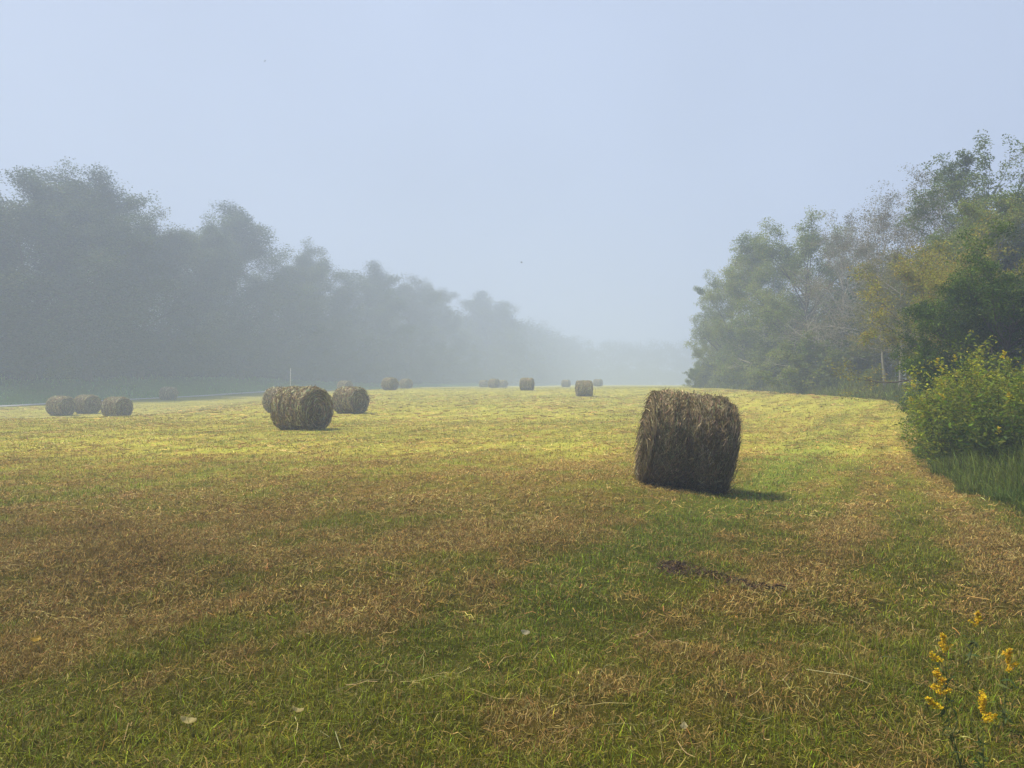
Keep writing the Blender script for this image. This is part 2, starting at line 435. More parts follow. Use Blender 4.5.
# ------------------------------------------------------------------ hay bales
def bale_meshes(seed, nstrand, wd, R=.74, Lh=.63, shaggy=1.0, res=(110, 40), lit=1.0):
    r = rs(seed)
    nt_, na = res
    th = np.linspace(0, 2 * math.pi, nt_, endpoint=False)
    ax = np.linspace(-1, 1, na)
    TH, AX = np.meshgrid(th, ax)
    def radius(TH, AX):
        a = AX * Lh
        edge = 1 - .045 * np.abs(AX) ** 14
        grooves = .012 * np.sin(a * 2 * math.pi / .19 + 1.5 * vnoise(TH * 1.2, a * 3, seed)) + .018 * (fbm(a * 6 + 10, TH * .35, seed + 4, 3) - .5) * 2
        n = (fbm(np.cos(TH) * 2.2 + a * 2.5 + 30, np.sin(TH) * 2.2 + 30, seed, 4) - .5) * .085
        sag = -.035 * np.exp(-((np.cos(TH) + 1) / .10))          # flattened where it lies
        return R * edge * (1 + 0.0) + grooves + n * shaggy + sag
    def pos(TH, AX, dr=0):
        rr = radius(TH, AX) + dr
        return np.stack([AX * Lh, np.sin(TH) * rr, np.cos(TH) * rr * .985 + R * .955], -1)
    g = Geo(); V = pos(TH, AX)
    ii = np.arange(na - 1)[:, None] * nt_; jj = np.arange(nt_)[None]; kk = (jj + 1) % nt_
    g.add(V.reshape(-1, 3), np.stack([ii + jj, ii + kk, ii + nt_ + kk, ii + nt_ + jj], -1).reshape(-1, 4))
    side = g.mesh('wound_side', M_BALE, False, True)
    # loose strands wound round the side
    def ribbons(pts, wid, cols):
        n, m = pts.shape[:2]
        d = np.gradient(pts, axis=1); d /= np.linalg.norm(d, axis=2, keepdims=True) + 1e-9
        sd = np.cross(d, rand_unit(r, n)[:, None]); sd /= np.linalg.norm(sd, axis=2, keepdims=True) + 1e-9
        w_ = (wid * r.uniform(.5, 1.4, n))[:, None, None] * .5
        Vv = np.stack([pts - sd * w_, pts + sd * w_], 2).reshape(n, m * 2, 3)
        base = np.arange(n)[:, None, None] * (2 * m) + (np.arange(m - 1) * 2)[None, :, None]
        return Vv.reshape(-1, 3), (base + np.array([0, 1, 3, 2])).reshape(-1, 4), np.repeat(cols, 2 * m, 0)
    def tone(n, a, th):
        q = np.clip(r.uniform(0, 1, n) * .7 + (fbm(a * 7, th * 1.6, seed + 9, 3) - .5) * .6 + .15, 0, 1)
        c = mix(mix((.055, .043, .022), (.255, .208, .11), np.clip(q * 1.7, 0, 1)), (.56, .47, .28), smooth(q, .55, 1.0))
        return jitter(r, np.clip(c * lit, 0, .62), .2)
    n = nstrand
    a0 = r.uniform(-1, 1, n); t0 = r.uniform(0, 2 * math.pi, n); ln = r.uniform(.035, .13, n) / R
    sl = np.where(r.uniform(size=n) < .6, r.normal(0, .10, n), r.normal(0, .025, n))
    dr0 = np.abs(r.normal(.006, .012, n)) * shaggy; dr1 = dr0 + np.abs(r.normal(0, .011, n)) * shaggy
    fly = r.uniform(size=n) < .035; dr1[fly] += r.uniform(.015, .075, fly.sum()) * shaggy
    P = np.stack([pos(t0 + ln * k, np.clip(a0 + sl * k / Lh * .6, -1, 1.0), dr0 + (dr1 - dr0) * k ** 2) for k in (0, .35, .7, 1)], 1)
    g2 = Geo(); g2.add(*ribbons(P, wd, tone(n, a0 * Lh, t0)))
    strand = g2.mesh('loose_strands', M_HAY)
    # the two ends: a spiral of layers
    ends = []
    for sgn in (-1, 1):
        nr = 26; rr = np.linspace(0.001, 1, nr)
        T2, R2 = np.meshgrid(th, rr)
        rad = R2 * radius(T2, np.full_like(T2, sgn * 1.0))
        sp = .022 * np.sin(R2 * R / .055 * 2 * math.pi + T2) * smooth(R2, .05, .3) + (fbm(np.cos(T2) * R2 * 4 + 9, np.sin(T2) * R2 * 4 + 9, seed + sgn + 5, 4) - .5) * .12
        bulge = .03 * (1 - R2 ** 2) + sp * (1 - smooth(R2, .88, 1.0))
        V = np.stack([sgn * (Lh + bulge), np.sin(T2) * rad, np.cos(T2) * rad * .985 + R * .955], -1)
        ge = Geo(); ii = np.arange(nr - 1)[:, None] * nt_
        ff = np.stack([ii + jj, ii + kk, ii + nt_ + kk, ii + nt_ + jj], -1).reshape(-1, 4)
        ge.add(V.reshape(-1, 3), ff if sgn > 0 else ff[:, ::-1])
        n = nstrand // 4
        q = np.sqrt(r.uniform(.01, 1, n)); t0 = r.uniform(0, 2 * math.pi, n); ln = r.uniform(.06, .28, n) / np.maximum(q * R, .12)
        off = np.abs(r.normal(.03, .025, n)); o2 = off + np.abs(r.normal(0, .03, n))
        pts = []
        for k in (0, .5, 1):
            tt = t0 + ln * k; qq = np.clip(q + r.normal(0, .02, n), 0, 1.0)
            rd = qq * R * .99
            pts.append(np.stack([sgn * (Lh + .03 * (1 - qq ** 2) + off + (o2 - off) * k), np.sin(tt) * rd, np.cos(tt) * rd * .985 + R * .955], -1))
        ends.append(ge)
        cols = tone(n, q * R * 3, t0) * .82
        gs = Geo(); gs.add(*ribbons(np.stack(pts, 1), wd, cols))
        ends.append(gs)
    return side, strand, ends[0].mesh('end_face', M_BALEEND, False, True), ends[1].mesh('end_strands', M_HAY), \
        ends[2].mesh('end_face', M_BALEEND, False, True), ends[3].mesh('end_strands', M_HAY)

def make_bale(meshes, label, x, y, yaw, roll=0.0, scale=1.0, z=None, pitch=0.0, sq=(1, 1, 1)):
    b = thing('hay_bale', label, 'hay bale', (x, y, float(height(x, y)) - .03 if z is None else z), 0, tuple(scale * k for k in sq), 'round hay bales lying on the mown field')
    b.rotation_euler = (roll, pitch, yaw)
    sd = link('wound_side', meshes[0], b); link('loose_strands', meshes[1], sd)
    e1 = link('end_face', meshes[2], b); link('loose_strands', meshes[3], e1)
    e2 = link('end_face', meshes[4], b); link('loose_strands', meshes[5], e2)
    return b

big = bale_meshes(3, 85000, .0064, R=.745, Lh=.515, res=(200, 80), lit=.85)
make_bale(big, 'large dark shaggy hay bale standing nearest, tilted beside the green track', MAIN[0] - .24, MAIN[1], RAD(-3), 0, 1.05, float(height(*MAIN)) - .03, pitch=RAD(9.5))
mid = bale_meshes(8, 9000, .020, R=.75, Lh=.66, res=(90, 36), lit=1.5)
mid2 = bale_meshes(21, 7000, .026, R=.75, Lh=.62, res=(80, 30), lit=1.5)

def bale_at(pxx, D, phi, label, meshes, scale=1.0, sq=(1, 1, 1)):
    x = px(pxx, D); y = D
    to_cam = math.atan2(-y, -x)
    make_bale(meshes, label, x, y, to_cam + RAD(phi), 0, scale, sq=sq)

bale_at(302, 26.0, 47, 'large hay bale overlapping another behind it, its dark end turned right', mid, 1.03)
bale_at(281, 42.0, 47, 'hay bale half hidden behind the large bale on the left', mid2)
bale_at(350.5, 40.5, 46, 'medium hay bale just right of the two overlapping bales', mid2)
bale_at(345, 95, 50, 'pale hay bale whose top just shows over another bale', mid)
bale_at(390, 86, 42, 'hay bale before the misty wood, larger of a close pair', mid2)
bale_at(406, 112, 42, 'small pale hay bale, right one of a close pair', mid)
bale_at(494, 120, 50, 'small hazy hay bale, clearest of the three in a faint cluster', mid2)
bale_at(484, 150, 48, 'faintest tiny hay bale, left end of the hazy cluster', mid)
bale_at(503, 145, 50, 'faint tiny hay bale, right end of the hazy cluster', mid2)
bale_at(527, 86, 76, 'upright looking lone hay bale seen side on in mid field', mid2)
bale_at(566, 150, 70, 'very faint low hay bale in the mist between two clear ones', mid)
bale_at(584, 69, -80, 'brown side-on hay bale with a faint one behind its right edge', mid2)
bale_at(598, 150, 60, 'faint hay bale peeping from behind a brown side-on bale', mid)
bale_at(61, 56, 40, 'leftmost hay bale, front of the trio near the road', mid2, 1.0)
bale_at(87, 58.5, 38, 'middle hay bale of the trio near the road, partly hidden', mid)
bale_at(117, 53.5, 44, 'right hay bale of the trio near the road', mid)
bale_at(168.5, 83, 52, 'single hay bale beside the pale road below the left wood', mid2)

# ------------------------------------------------------------------ trees
def polyline(p0, d, L, n, r, wander=.12, lift=0.0):
    pts = [np.array(p0, float)]; d = np.array(d, float); d /= np.linalg.norm(d)
    for k in range(n):
        d = d + r.normal(0, wander, 3) + np.array([0, 0, lift]); d /= np.linalg.norm(d)
        pts.append(pts[-1] + d * L / n)
    return np.array(pts)

def tree_meshes(seed, H=20., spread=6.5, r0=.32, base=.14, nlimb=26, leaves=26000, leaf=.26, clump=.75, pal=((.03, .055, .016), (.06, .09, .022)),
                bark=None, profile=(.45, 1.0), lift=.04, bare=0.0, aspect=.6, elev=(8, 62), lean=(0, 0), droop=.15, twigs=3, core=0.25, up=.5, trunks=1, flat=.62):
    r = rs(seed); wood = Geo(); sites = []; wts = []
    for tk in range(trunks):
        d0 = np.array([lean[0] + (r.normal(0, .16) if trunks > 1 else 0), lean[1] + (r.normal(0, .12) if trunks > 1 else 0), 1.0])
        o0 = np.array([r.normal(0, .25), r.normal(0, .25), -.25]) if trunks > 1 else np.array([0, 0, -.25])
        tr = polyline(o0, d0, H * .86, 12, r, .045, .02)
        rad = r0 * (1 - np.linspace(0, 1, 13) * .93) / trunks ** .5; rad[0] *= 1.35
        tube(wood, tr, rad, 8)
        seg = np.linspace(0, 1, 13)
        for i in range(nlimb // trunks):
            f = base + (1 - base) * ((i + r.uniform(.1, .9)) / (nlimb // trunks))
            p = np.array([np.interp(f, seg, tr[:, k]) for k in range(3)])
            q = (f - base) / (1 - base)
            ell = math.sqrt(max(0.0, 1 - ((q - .42) / .63) ** 2))
            prof = profile[0] + (1 - profile[0]) * ell if q < .42 else .34 + .66 * ell
            L = spread * max(.16, prof) * r.uniform(.7, 1.25)
            az = i * 2.399 + r.normal(0, .4) + tk * 2
            el = RAD(elev[0] + (elev[1] - elev[0]) * q + r.normal(0, 9))
            d = np.array([math.cos(az) * math.cos(el), math.sin(az) * math.cos(el), math.sin(el)])
            lp = polyline(p, d, L, 6, r, .14, lift)
            lr = max(.012, r0 * .42 * (1 - q * .6) * (L / spread) ** .7)
            tube(wood, lp, lr * (1 - np.linspace(0, 1, 7) * .88), 5)
            for j in range(5):
                fj = .3 + .7 * (j + r.uniform(0, 1)) / 5
                pj = np.array([np.interp(fj, np.linspace(0, 1, 7), lp[:, k]) for k in range(3)])
                dj = lp[min(6, int(fj * 6) + 1)] - lp[int(fj * 6) if fj < 1 else 5]
                dj = dj / (np.linalg.norm(dj) + 1e-9) + rand_unit(r, 1)[0] * .85
                sl = L * (.5 - .25 * fj) * r.uniform(.7, 1.3)
                sp = polyline(pj, dj, sl, 4, r, .2, lift)
                tube(wood, sp, lr * .34 * (1 - np.linspace(0, 1, 5) * .85), 4)
                w_ = np.exp(r.normal(0, .55))
                for k in (1, 2, 3, 4): sites.append(sp[k]); wts.append(w_ * (1 if k > 1 else .5))
                for m in range(twigs):
                    k0 = r.randint(1, 5)
                    tp = polyline(sp[k0], sp[k0] - sp[k0 - 1] + rand_unit(r, 1)[0] * .7 * sl / 4 * 2, sl * .5, 3, r, .25, lift)
                    tube(wood, tp, max(.006, lr * .14) * (1 - np.linspace(0, 1, 4) * .8), 3)
                    sites += [tp[2], tp[3]]; wts += [w_, w_]
            for k in (4, 5, 6): sites.append(lp[k]); wts.append(1.0)
    sites = np.array(sites); wts = np.array(wts)
    if bare > 0:
        gone = r.uniform(size=len(sites)) < bare; wts = np.where(gone, 0.0, wts)
    wts = wts / wts.sum()
    idx = r.choice(len(sites), leaves, p=wts)
    cen = sites[idx] + rand_unit(r, leaves) * (clump * .85 * r.uniform(0, 1, leaves) ** .45)[:, None] * np.array([1, 1, flat])
    ctone = np.clip(.5 + .45 * (vnoise(sites[:, 0] * .5 + 9, sites[:, 2] * .6 + sites[:, 1] * .3, seed) - .5) * 2 + r.normal(0, .18, len(sites)), 0, 1)
    cols = jitter(r, mix(pal[0], pal[1], ctone[idx]), .22)
    gl = Geo(); ok = cen[:, 2] > .15
    add_leaves(gl, r, cen[ok], leaf, cols[ok], aspect, up, droop)
    top = np.percentile(cen[:, 2], 99.6)
    return wood.mesh('trunk', bark or M_BARK, False, True), gl.mesh('crown', M_LEAF), top

def place_tree(meshes, x, y, top_z, label, name='tree', rz=0.0, wide=1.0, cat='tree', group=None, z=None):
    z = float(height(x, y)) - .05 if z is None else z
    s = (top_z - z) / meshes[2]
    o = thing(name, label, cat, (x, y, z), rz, (s * wide, s * wide, s), group)
    link('trunk', meshes[0], o); link('crown', meshes[1], o)
    return o

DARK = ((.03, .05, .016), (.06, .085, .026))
oak = tree_meshes(101, 24, 8.5, .45, .08, 40, 110000, .23, 1.4, flat=.9, pal=((.022, .042, .014), (.095, .125, .035)), profile=(.7, 1.0))
tall = tree_meshes(102, 25, 7.2, .40, .08, 40, 105000, .23, 1.4, flat=.9, pal=((.024, .045, .016), (.09, .125, .03)), profile=(.7, 1.0))
full = tree_meshes(103, 20, 7.4, .38, .06, 40, 105000, .22, 1.35, flat=.9, pal=((.024, .042, .016), (.10, .125, .04)), profile=(.7, 1.0))
LG = 'misty trees along the edge of the left wood'
for pxx, D, topy, proto, wide, rz, lab in (
    (-45, 77, 172, full, 1.15, .3, 'dim foggy tree cut off by the left edge of the photo'),
    (28, 84, 161, oak, 1.0, 1.0, 'tallest foggy tree, broad lumpy crown above the leftmost bales'),
    (88, 91, 178, tall, 1.05, 2.2, 'tall foggy tree right of the tallest one, ragged side to the sky'),
    (140, 99.7, 217, full, 1.0, 4.0, 'lower rounded foggy tree above the road, first after the tallest two'),
    (190, 109.5, 229, oak, .9, 5.2, 'foggy round tree filling the dip left of the single peaked crown'),
    (240, 120.6, 212, tall, 1.1, .6, 'foggy tree with a peaked crown standing above its neighbours in mid wood'),
    (285, 133, 262, full, 1.0, 2.8, 'foggy tree sloping down just right of the peaked crown'),
    (325, 147, 253, oak, .85, 3.9, 'paler foggy tree above the pair of large overlapping bales'),
    (368, 165, 267, tall, 1.1, 1.9, 'pale fog-veiled tree above the medium bale'),
    (408, 187, 280, full, .95, 5.6, 'pale fog-veiled tree above the close pair of small bales'),
    (445, 213, 285, oak, .85, 2.5, 'very pale tree midway between the close pair and the faint cluster'),
    (485, 250, 293, tall, 1.15, 4.7, 'ghostly tree above the faint cluster of bales')):
    place_tree(proto, px(pxx, D), D, CAMZ + (384 - topy) * D / F, lab, 'misty_tree', rz, wide * 1.3, group=LG)

# the body of the woods behind and beyond the trees one can tell apart
def wood_mass(seed, spots, nclump, per, leaf, pal, name, label, sig=.2):
    r = rs(seed); gl = Geo()
    for (x, y, h, rad) in spots:
        z0 = float(height(x, y, False))
        n = nclump
        u = rand_unit(r, n); q = r.uniform(.45, 1, n)[:, None] ** .6
        c = u * q * np.array([rad, rad, h * .5]) + np.array([x, y, z0 + h * .5])
        c += (r.normal(0, .12 * rad, c.shape))
        c[:, 2] = np.maximum(c[:, 2], z0 + .4)
        idx = np.repeat(np.arange(n), per)
        cen = c[idx] + r.normal(0, rad * sig, (n * per, 3)) * np.array([1, 1, .65])
        ok = (cen[:, 2] > z0)
        tn = np.clip(r.uniform(0, 1) * .5 + r.uniform(0, .5, n), 0, 1)
        add_leaves(gl, r, cen[ok], leaf, jitter(r, mix(pal[0], pal[1], tn[idx]), .2)[ok], .7, .4, .1)
    tag(link(name, gl.mesh(name, M_LEAF)), label, 'woodland', kind='stuff')

rr = rs(77); spots = []
for t_ in np.arange(-32, 170, 7.5):                      # understorey and second rank
    D = WP[1] + WD[1] * t_
    p = WP + WD * t_ + WN * rr.uniform(1, 3); spots.append((p[0], p[1], rr.uniform(5, 8), rr.uniform(3.5, 4.6)))
    p = WP + WD * (t_ + 3) + WN * rr.uniform(10, 14); spots.append((p[0], p[1], rr.uniform(19.5, 23.5), rr.uniform(6.5, 8)))
for t_ in np.arange(-34, 175, 4.0):
    p = WP + WD * t_ + WN * rr.uniform(2.5, 5); spots.append((p[0], p[1], rr.uniform(3.2, 5), 3.2))
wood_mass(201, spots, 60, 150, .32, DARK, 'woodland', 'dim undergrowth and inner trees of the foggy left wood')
spots = []
for t_ in np.arange(178, 345, 10):
    p = WP + WD * t_ + WN * rr.uniform(-1, 2); spots.append((p[0], p[1], rr.uniform(22, 28), rr.uniform(6.5, 8.5)))
    p = WP + WD * t_ + WN * 13; spots.append((p[0], p[1], rr.uniform(23, 28), rr.uniform(7, 9)))
    p = WP + WD * t_ - WN * 2; spots.append((p[0], p[1], rr.uniform(5, 8), 5))
for xx in np.arange(24, 190, 10):
    spots.append((xx, 402 + rr.uniform(-4, 4), rr.uniform(20, 27), rr.uniform(7, 9)))
    spots.append((xx + 5, 416, rr.uniform(21, 27), rr.uniform(7, 9)))
    spots.append((xx, 394, rr.uniform(5, 8), 6))
wood_mass(202, spots, 60, 75, .6, ((.025, .045, .018), (.05, .07, .025)), 'far_wood', 'ghostly far wood closing the end of the field in fog')

# ---- right-hand wood
RG = 'trees along the edge of the right wood'
PALE = ((.12, .165, .024), (.24, .275, .045))
green_a = tree_meshes(111, 14, 6.2, .30, .06, 34, 60000, .16, .80, PALE, profile=(.65, 1.0))
green_b = tree_meshes(112, 14, 5.2, .28, .06, 34, 56000, .16, .78, ((.10, .155, .020), (.24, .27, .04)), profile=(.7, 1.0), bark=M_PALEBARK)
grey = tree_meshes(113, 14, 5.0, .22, .12, 36, 20000, .11, .6, ((.12, .115, .06), (.22, .20, .11)), profile=(.6, 1.0), bark=M_PALEBARK, bare=.25, twigs=5, elev=(20, 70))
airy = tree_meshes(114, 13, 6.0, .24, .26, 26, 30000, .13, .5, ((.085, .13, .025), (.17, .21, .045)), profile=(.55, 1.0), bare=.30, elev=(20, 62), twigs=3)
yellow = tree_meshes(115, 7, 3.3, .13, .30, 24, 15000, .105, .42, ((.15, .17, .016), (.34, .30, .028)), profile=(.6, 1.0), elev=(5, 55))
dense = tree_meshes(116, 6, 3.4, .16, .30, 36, 60000, .10, .42, ((.02, .058, .005), (.105, .165, .012)), profile=(.8, 1.0), droop=.35, elev=(0, 45), lift=.0)
slim = tree_meshes(117, 10, 2.6, .17, .42, 16, 9000, .12, .5, ((.11, .13, .03), (.22, .20, .05)), profile=(.5, 1.0), bark=M_PALEBARK, bare=.2, elev=(25, 65))
snag = tree_meshes(118, 7, 3.0, .085, .25, 12, 60, .05, .4, PALE, bark=M_DEADWOOD, profile=(.5, 1.0), bare=.6, twigs=1, elev=(10, 60), lean=(-.12, 0))

def rt(pxx, D, topy, meshes, lab, name='tree', wide=1.0, rz=0.0, cat='tree', group=RG):
    return place_tree(meshes, px(pxx, D), D, CAMZ + (384 - topy) * D / F, lab, name, rz, wide, cat, group)
rt(712, 93, 312, green_b, 'faintest and lowest tree at the far left end of the right wood', 'leafy_tree', .9, .4)
rt(733, 83, 266, green_a, 'hazy green tree stepping up from the low end tree', 'leafy_tree', .85, 1.3)
rt(768, 74, 236, green_b, 'pale green tree with feathery left side, above the nearest bale', 'leafy_tree', .95, 2.6)
rt(806, 64, 222, green_a, 'broad pale green tree behind the bleached dead branches', 'leafy_tree', 1.0, 4.4)
rt(846, 57, 214, grey, 'grey half-bare twiggy tree right of the broad pale green one', 'bare_tree', 1.0, .2)
rt(886, 50, 192, grey, 'taller grey twiggy tree reaching up beside the airy tall tree', 'bare_tree', 1.05, 2.1)
rt(930, 44, 168, grey, 'grey bare-topped tree leaning against the left of the tallest right tree', 'bare_tree', .95, 4.0)
rt(985, 38, 150, airy, 'tallest right tree, airy open crown with sky showing through', 'airy_tree', 1.0, .9)
rt(1065, 36, 160, airy, 'open crowned tall tree cut off by the right edge of the photo', 'airy_tree', 1.0, 3.0)
rt(985, 30, 198, green_b, 'mid height green tree filling under the tallest airy crown', 'leafy_tree', .9, 5.0)
rt(919, 27, 232, yellow, 'yellow leaved small tree in front of the grey trees', 'yellow_tree', 1.0, .7)
rt(978, 22.5, 243, yellow, 'yellowish open tree showing above the dark dense tree', 'yellow_tree', .9, 3.3)
rt(1000, 18.5, 236, dense, 'dark dense leafy tree overhanging the flowering bush', 'dense_tree', .9, 1.1)
rt(966, 21, 270, dense, 'low dark leafy tree joining the yellow tree to the dark dense one', 'dense_tree', .72, 2.4)
rt(1100, 17.5, 246, dense, 'dark leafy tree running out of the right edge', 'dense_tree', .85, 3.9)
for pxx, D, ty, rz, lab in ((886, 40, 262, .3, 'slim grey trunk leaning left, leftmost of the slender trunks'),
                            (899, 37.5, 255, 1.9, 'slim pale trunk in the middle of the slender trunks'),
                            (909, 38.5, 250, 3.0, 'thin trunk squeezed between the two paler slender trunks'),
                            (922, 35, 250, 4.2, 'palest slender trunk, right beside the flowering bush')):
    rt(pxx, D, ty, slim, lab, 'slender_tree', 1.0, rz)
rt(812, 55.5, 288, snag, 'bleached dead tree with forked white branches against green leaves', 'dead_tree', 1.0, .6)

# shrubs along the foot of the right wood
shrub = tree_meshes(131, 3.4, 2.3, .05, .04, 26, 15000, .15, .45, ((.09, .14, .018), (.22, .25, .03)), profile=(.8, 1.0), trunks=3, elev=(5, 60))
SG = 'shrubs at the foot of the right wood'
for pxx, D, ty, wide, rz, lab in ((696, 90, 366, 1.1, .3, 'low grey-green shrub at the far tip of the right wood'),
                                  (742, 78, 352, 1.0, 1.2, 'shrub below the hazy stepping-up tree'),
                                  (775, 66, 342, 1.1, 2.6, 'shrub right above the far side of the nearest bale'),
                                  (812, 53, 335, 1.2, 3.5, 'shrub below the bleached dead branches'),
                                  (848, 49, 345, 1.0, 4.4, 'shrub under the grey twiggy trees'),
                                  (872, 43, 366, .9, 5.1, 'small low shrub left of the slender trunks')):
    rt(pxx, D, ty, shrub, lab, 'shrub', wide, rz, 'shrub', SG)
spots = []
for D in np.arange(24, 112, 6.0):
    xe = float(right_edge(D))
    spots.append((xe + 5.5 + rr.uniform(0, 1.5), D, rr.uniform(7, 9) * min(1, .55 + D / 90), 3.4))
    spots.append((xe + 11 + rr.uniform(0, 3), D + 3, rr.uniform(10.5, 13) * min(1, .6 + D / 100), 4.2))
    if not 29 < D < 44: spots.append((xe + 2.6, D + 1, rr.uniform(2.0, 3.6), 2.0))
for D in (16, 19, 22): spots.append((float(right_edge(D)) + 7.5, D, 4.6, 2.8))
for D in np.arange(116, 200, 9): spots.append((float(right_edge(D)) + 8, D, 12, 5))
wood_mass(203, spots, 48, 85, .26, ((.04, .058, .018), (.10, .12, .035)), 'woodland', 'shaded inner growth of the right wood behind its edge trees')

# ---- the flowering bush by the field
def goldenrod_head(g, r, p, d, L, n, col, leaf=.012):
    d = d / np.linalg.norm(d)
    for k in range(7):
        f = k / 7.
        q = p + d * L * (.2 + .75 * f)
        a = rand_unit(r, 1)[0]; a[2] *= .3; dd = a * (1 - f * .7) + d * .8; dd /= np.linalg.norm(dd)
        ln = L * .5 * (1 - f * .55)
        m = n // 7
        u = r.uniform(.1, 1, m)[:, None]
        c = q + dd * ln * u + np.array([0, 0, -.25]) * ln * u ** 2 + r.normal(0, L * .035, (m, 3))
        add_leaves(g, r, c, leaf, jitter(r, np.tile(col, (m, 1)), .18), .8, .6)

def bush_meshes(seed, H, R, nstem, nleaf, leaf, pal, flowers):
    r = rs(seed); st = Geo(); lf = Geo(); fl = Geo(); sites = []
    for i in range(nstem):
        a = r.uniform(0, 2 * math.pi); q = math.sqrt(r.uniform(0, 1))
        p = np.array([math.cos(a) * q * R * .6, math.sin(a) * q * R * .6, -.1])
        h = H * r.uniform(.5, 1.16) * (1 - .38 * q ** 2)
        d = np.array([math.cos(a) * q * .55, math.sin(a) * q * .55, 1.0])
        pl = polyline(p, d, h * 1.05, 8, r, .07, -.015)
        tube(st, pl, .009 * (1 - np.linspace(0, 1, 9) * .75), 4)
        for k in range(1, 9):
            for m in range(3 if k < 8 else 1):
                sp = polyline(pl[k], rand_unit(r, 1)[0] + np.array([0, 0, .5]), .32 * R * r.uniform(.5, 1.2), 3, r, .2, .02)
                tube(st, sp, .004 * (1 - np.linspace(0, 1, 4) * .7), 3)
                sites += [sp[1], sp[2], sp[3], sp[3]]
        sites += [pl[-1]] * 4
        if r.uniform() < flowers:
            goldenrod_head(fl, r, pl[-1], pl[-1] - pl[-2] + np.array([0, 0, .02]), .17, 120, (.66, .54, .02), .022)
    sites = np.array(sites)
    idx = r.randint(0, len(sites), nleaf)
    cen = sites[idx] + r.normal(0, .065, (nleaf, 3)); ok = cen[:, 2] > .05
    tn = np.clip(r.uniform(0, 1, len(sites)) * .6 + .4 * smooth(sites[:, 2] / H, .3, 1), 0, 1)
    add_leaves(lf, r, cen[ok], leaf, jitter(r, mix(pal[0], pal[1], tn[idx]), .22)[ok], .42, .5, .3)
    return st.mesh('stem', M_STEM, False), lf.mesh('foliage', M_LEAF), (fl.mesh('flower_heads', M_FLOWER) if fl.n else None)

BG = 'bushes standing out from the right wood'
def bush(m, x, y, rz, s, lab):
    o = thing('bush', lab, 'bush', (x, y, float(height(x, y)) - .03), rz, s, BG)
    tag(link('stem', m[0], o), kind='stuff'); link('foliage', m[1], o)
    if m[2]: tag(link('flower_head', m[2], o), kind='stuff')
LIME = ((.11, .17, .010), (.36, .37, .018))
b1 = bush_meshes(141, 2.05, 1.25, 46, 15000, .085, LIME, .35)
b2 = bush_meshes(142, 1.95, 1.2, 40, 12000, .085, ((.055, .11, .008), (.21, .25, .014)), .5)
bush(b1, px(968, 14.6), 14.6, .4, (1.0, 1.0, .98), 'lime green bush at the field edge, left of the yellow flowers')
bush(b2, px(1005, 14.0), 14.0, 1.7, (1.05, 1.05, 1.0), 'darker bush topped with yellow flowers near the right edge')
bush(b2, px(1050, 12.6), 12.6, 3.7, (1.1, 1.1, 1.02), 'shady bush leaving the photo at the right edge')
bush(b1, px(985, 16.6), 16.6, 2.9, (1.2, 1.2, 1.0), 'bush hidden under the dark dense tree behind the flowering ones')

# ------------------------------------------------------------------ goldenrod sprigs in the near grass
def sprig(seed, x, y, h, label, lean):
    r = rs(seed)
    o = thing('goldenrod', label, 'wildflower', (x, y, float(height(x, y))), 0, group='yellow goldenrod sprigs in the foreground grass')
    st = Geo(); lf = Geo(); fl = Geo()
    pl = polyline((0, 0, -.01), (lean[0], lean[1], 1), h * .8, 7, r, .06, -.02)
    tube(st, pl, .0032 * (1 - np.linspace(0, 1, 8) * .5), 5)
    for k in range(1, 7):
        n = 5
        c = pl[k] + r.normal(0, .018, (n, 3))
        add_leaves(lf, r, c, .055, jitter(r, np.tile((.07, .10, .022), (n, 1)), .25), .2, .2, -.2)
    goldenrod_head(fl, r, pl[-1], pl[-1] - pl[-2], h * .36, 560, (.60, .42, .02), .0082)
    f2 = Geo()
    if seed % 2: goldenrod_head(f2, r, pl[-2], np.array([-.6, .1, .5]), h * .25, 220, (.64, .46, .015), .009)
    link('stem', st.mesh('stem', M_STEM, False), o); link('leaves', lf.mesh('leaves', M_LEAF), o)
    link('flower_head', fl.mesh('flower_head', M_FLOWER), o)
    if f2.n: link('flower_head', f2.mesh('flower_head', M_FLOWER), o)
for sd, pxx, pyy, h, ln, lab in ((1, 942, 650, .34, (-.15, -.1), 'yellow goldenrod sprig, upper left of the five in the grass'),
                             (2, 969, 622, .32, (.05, .0), 'smallest yellow goldenrod sprig, farthest of the five in the grass'),
                             (4, 1007, 668, .34, (.1, .0), 'yellow goldenrod sprig nearest the right edge of the photo'),
                             (3, 946, 697, .36, (-.2, .1), 'yellow goldenrod sprig with a second tuft leaning left'),
                             (6, 985, 720, .36, (.15, .1), 'nearest yellow goldenrod sprig, lowest of the five in the grass')):
    D = (CAMZ - h * .93) * F / (pyy - 384)
    sprig(sd, px(pxx, D) - ln[0] * h * .7, D - ln[1] * h * .7, h, lab, ln)

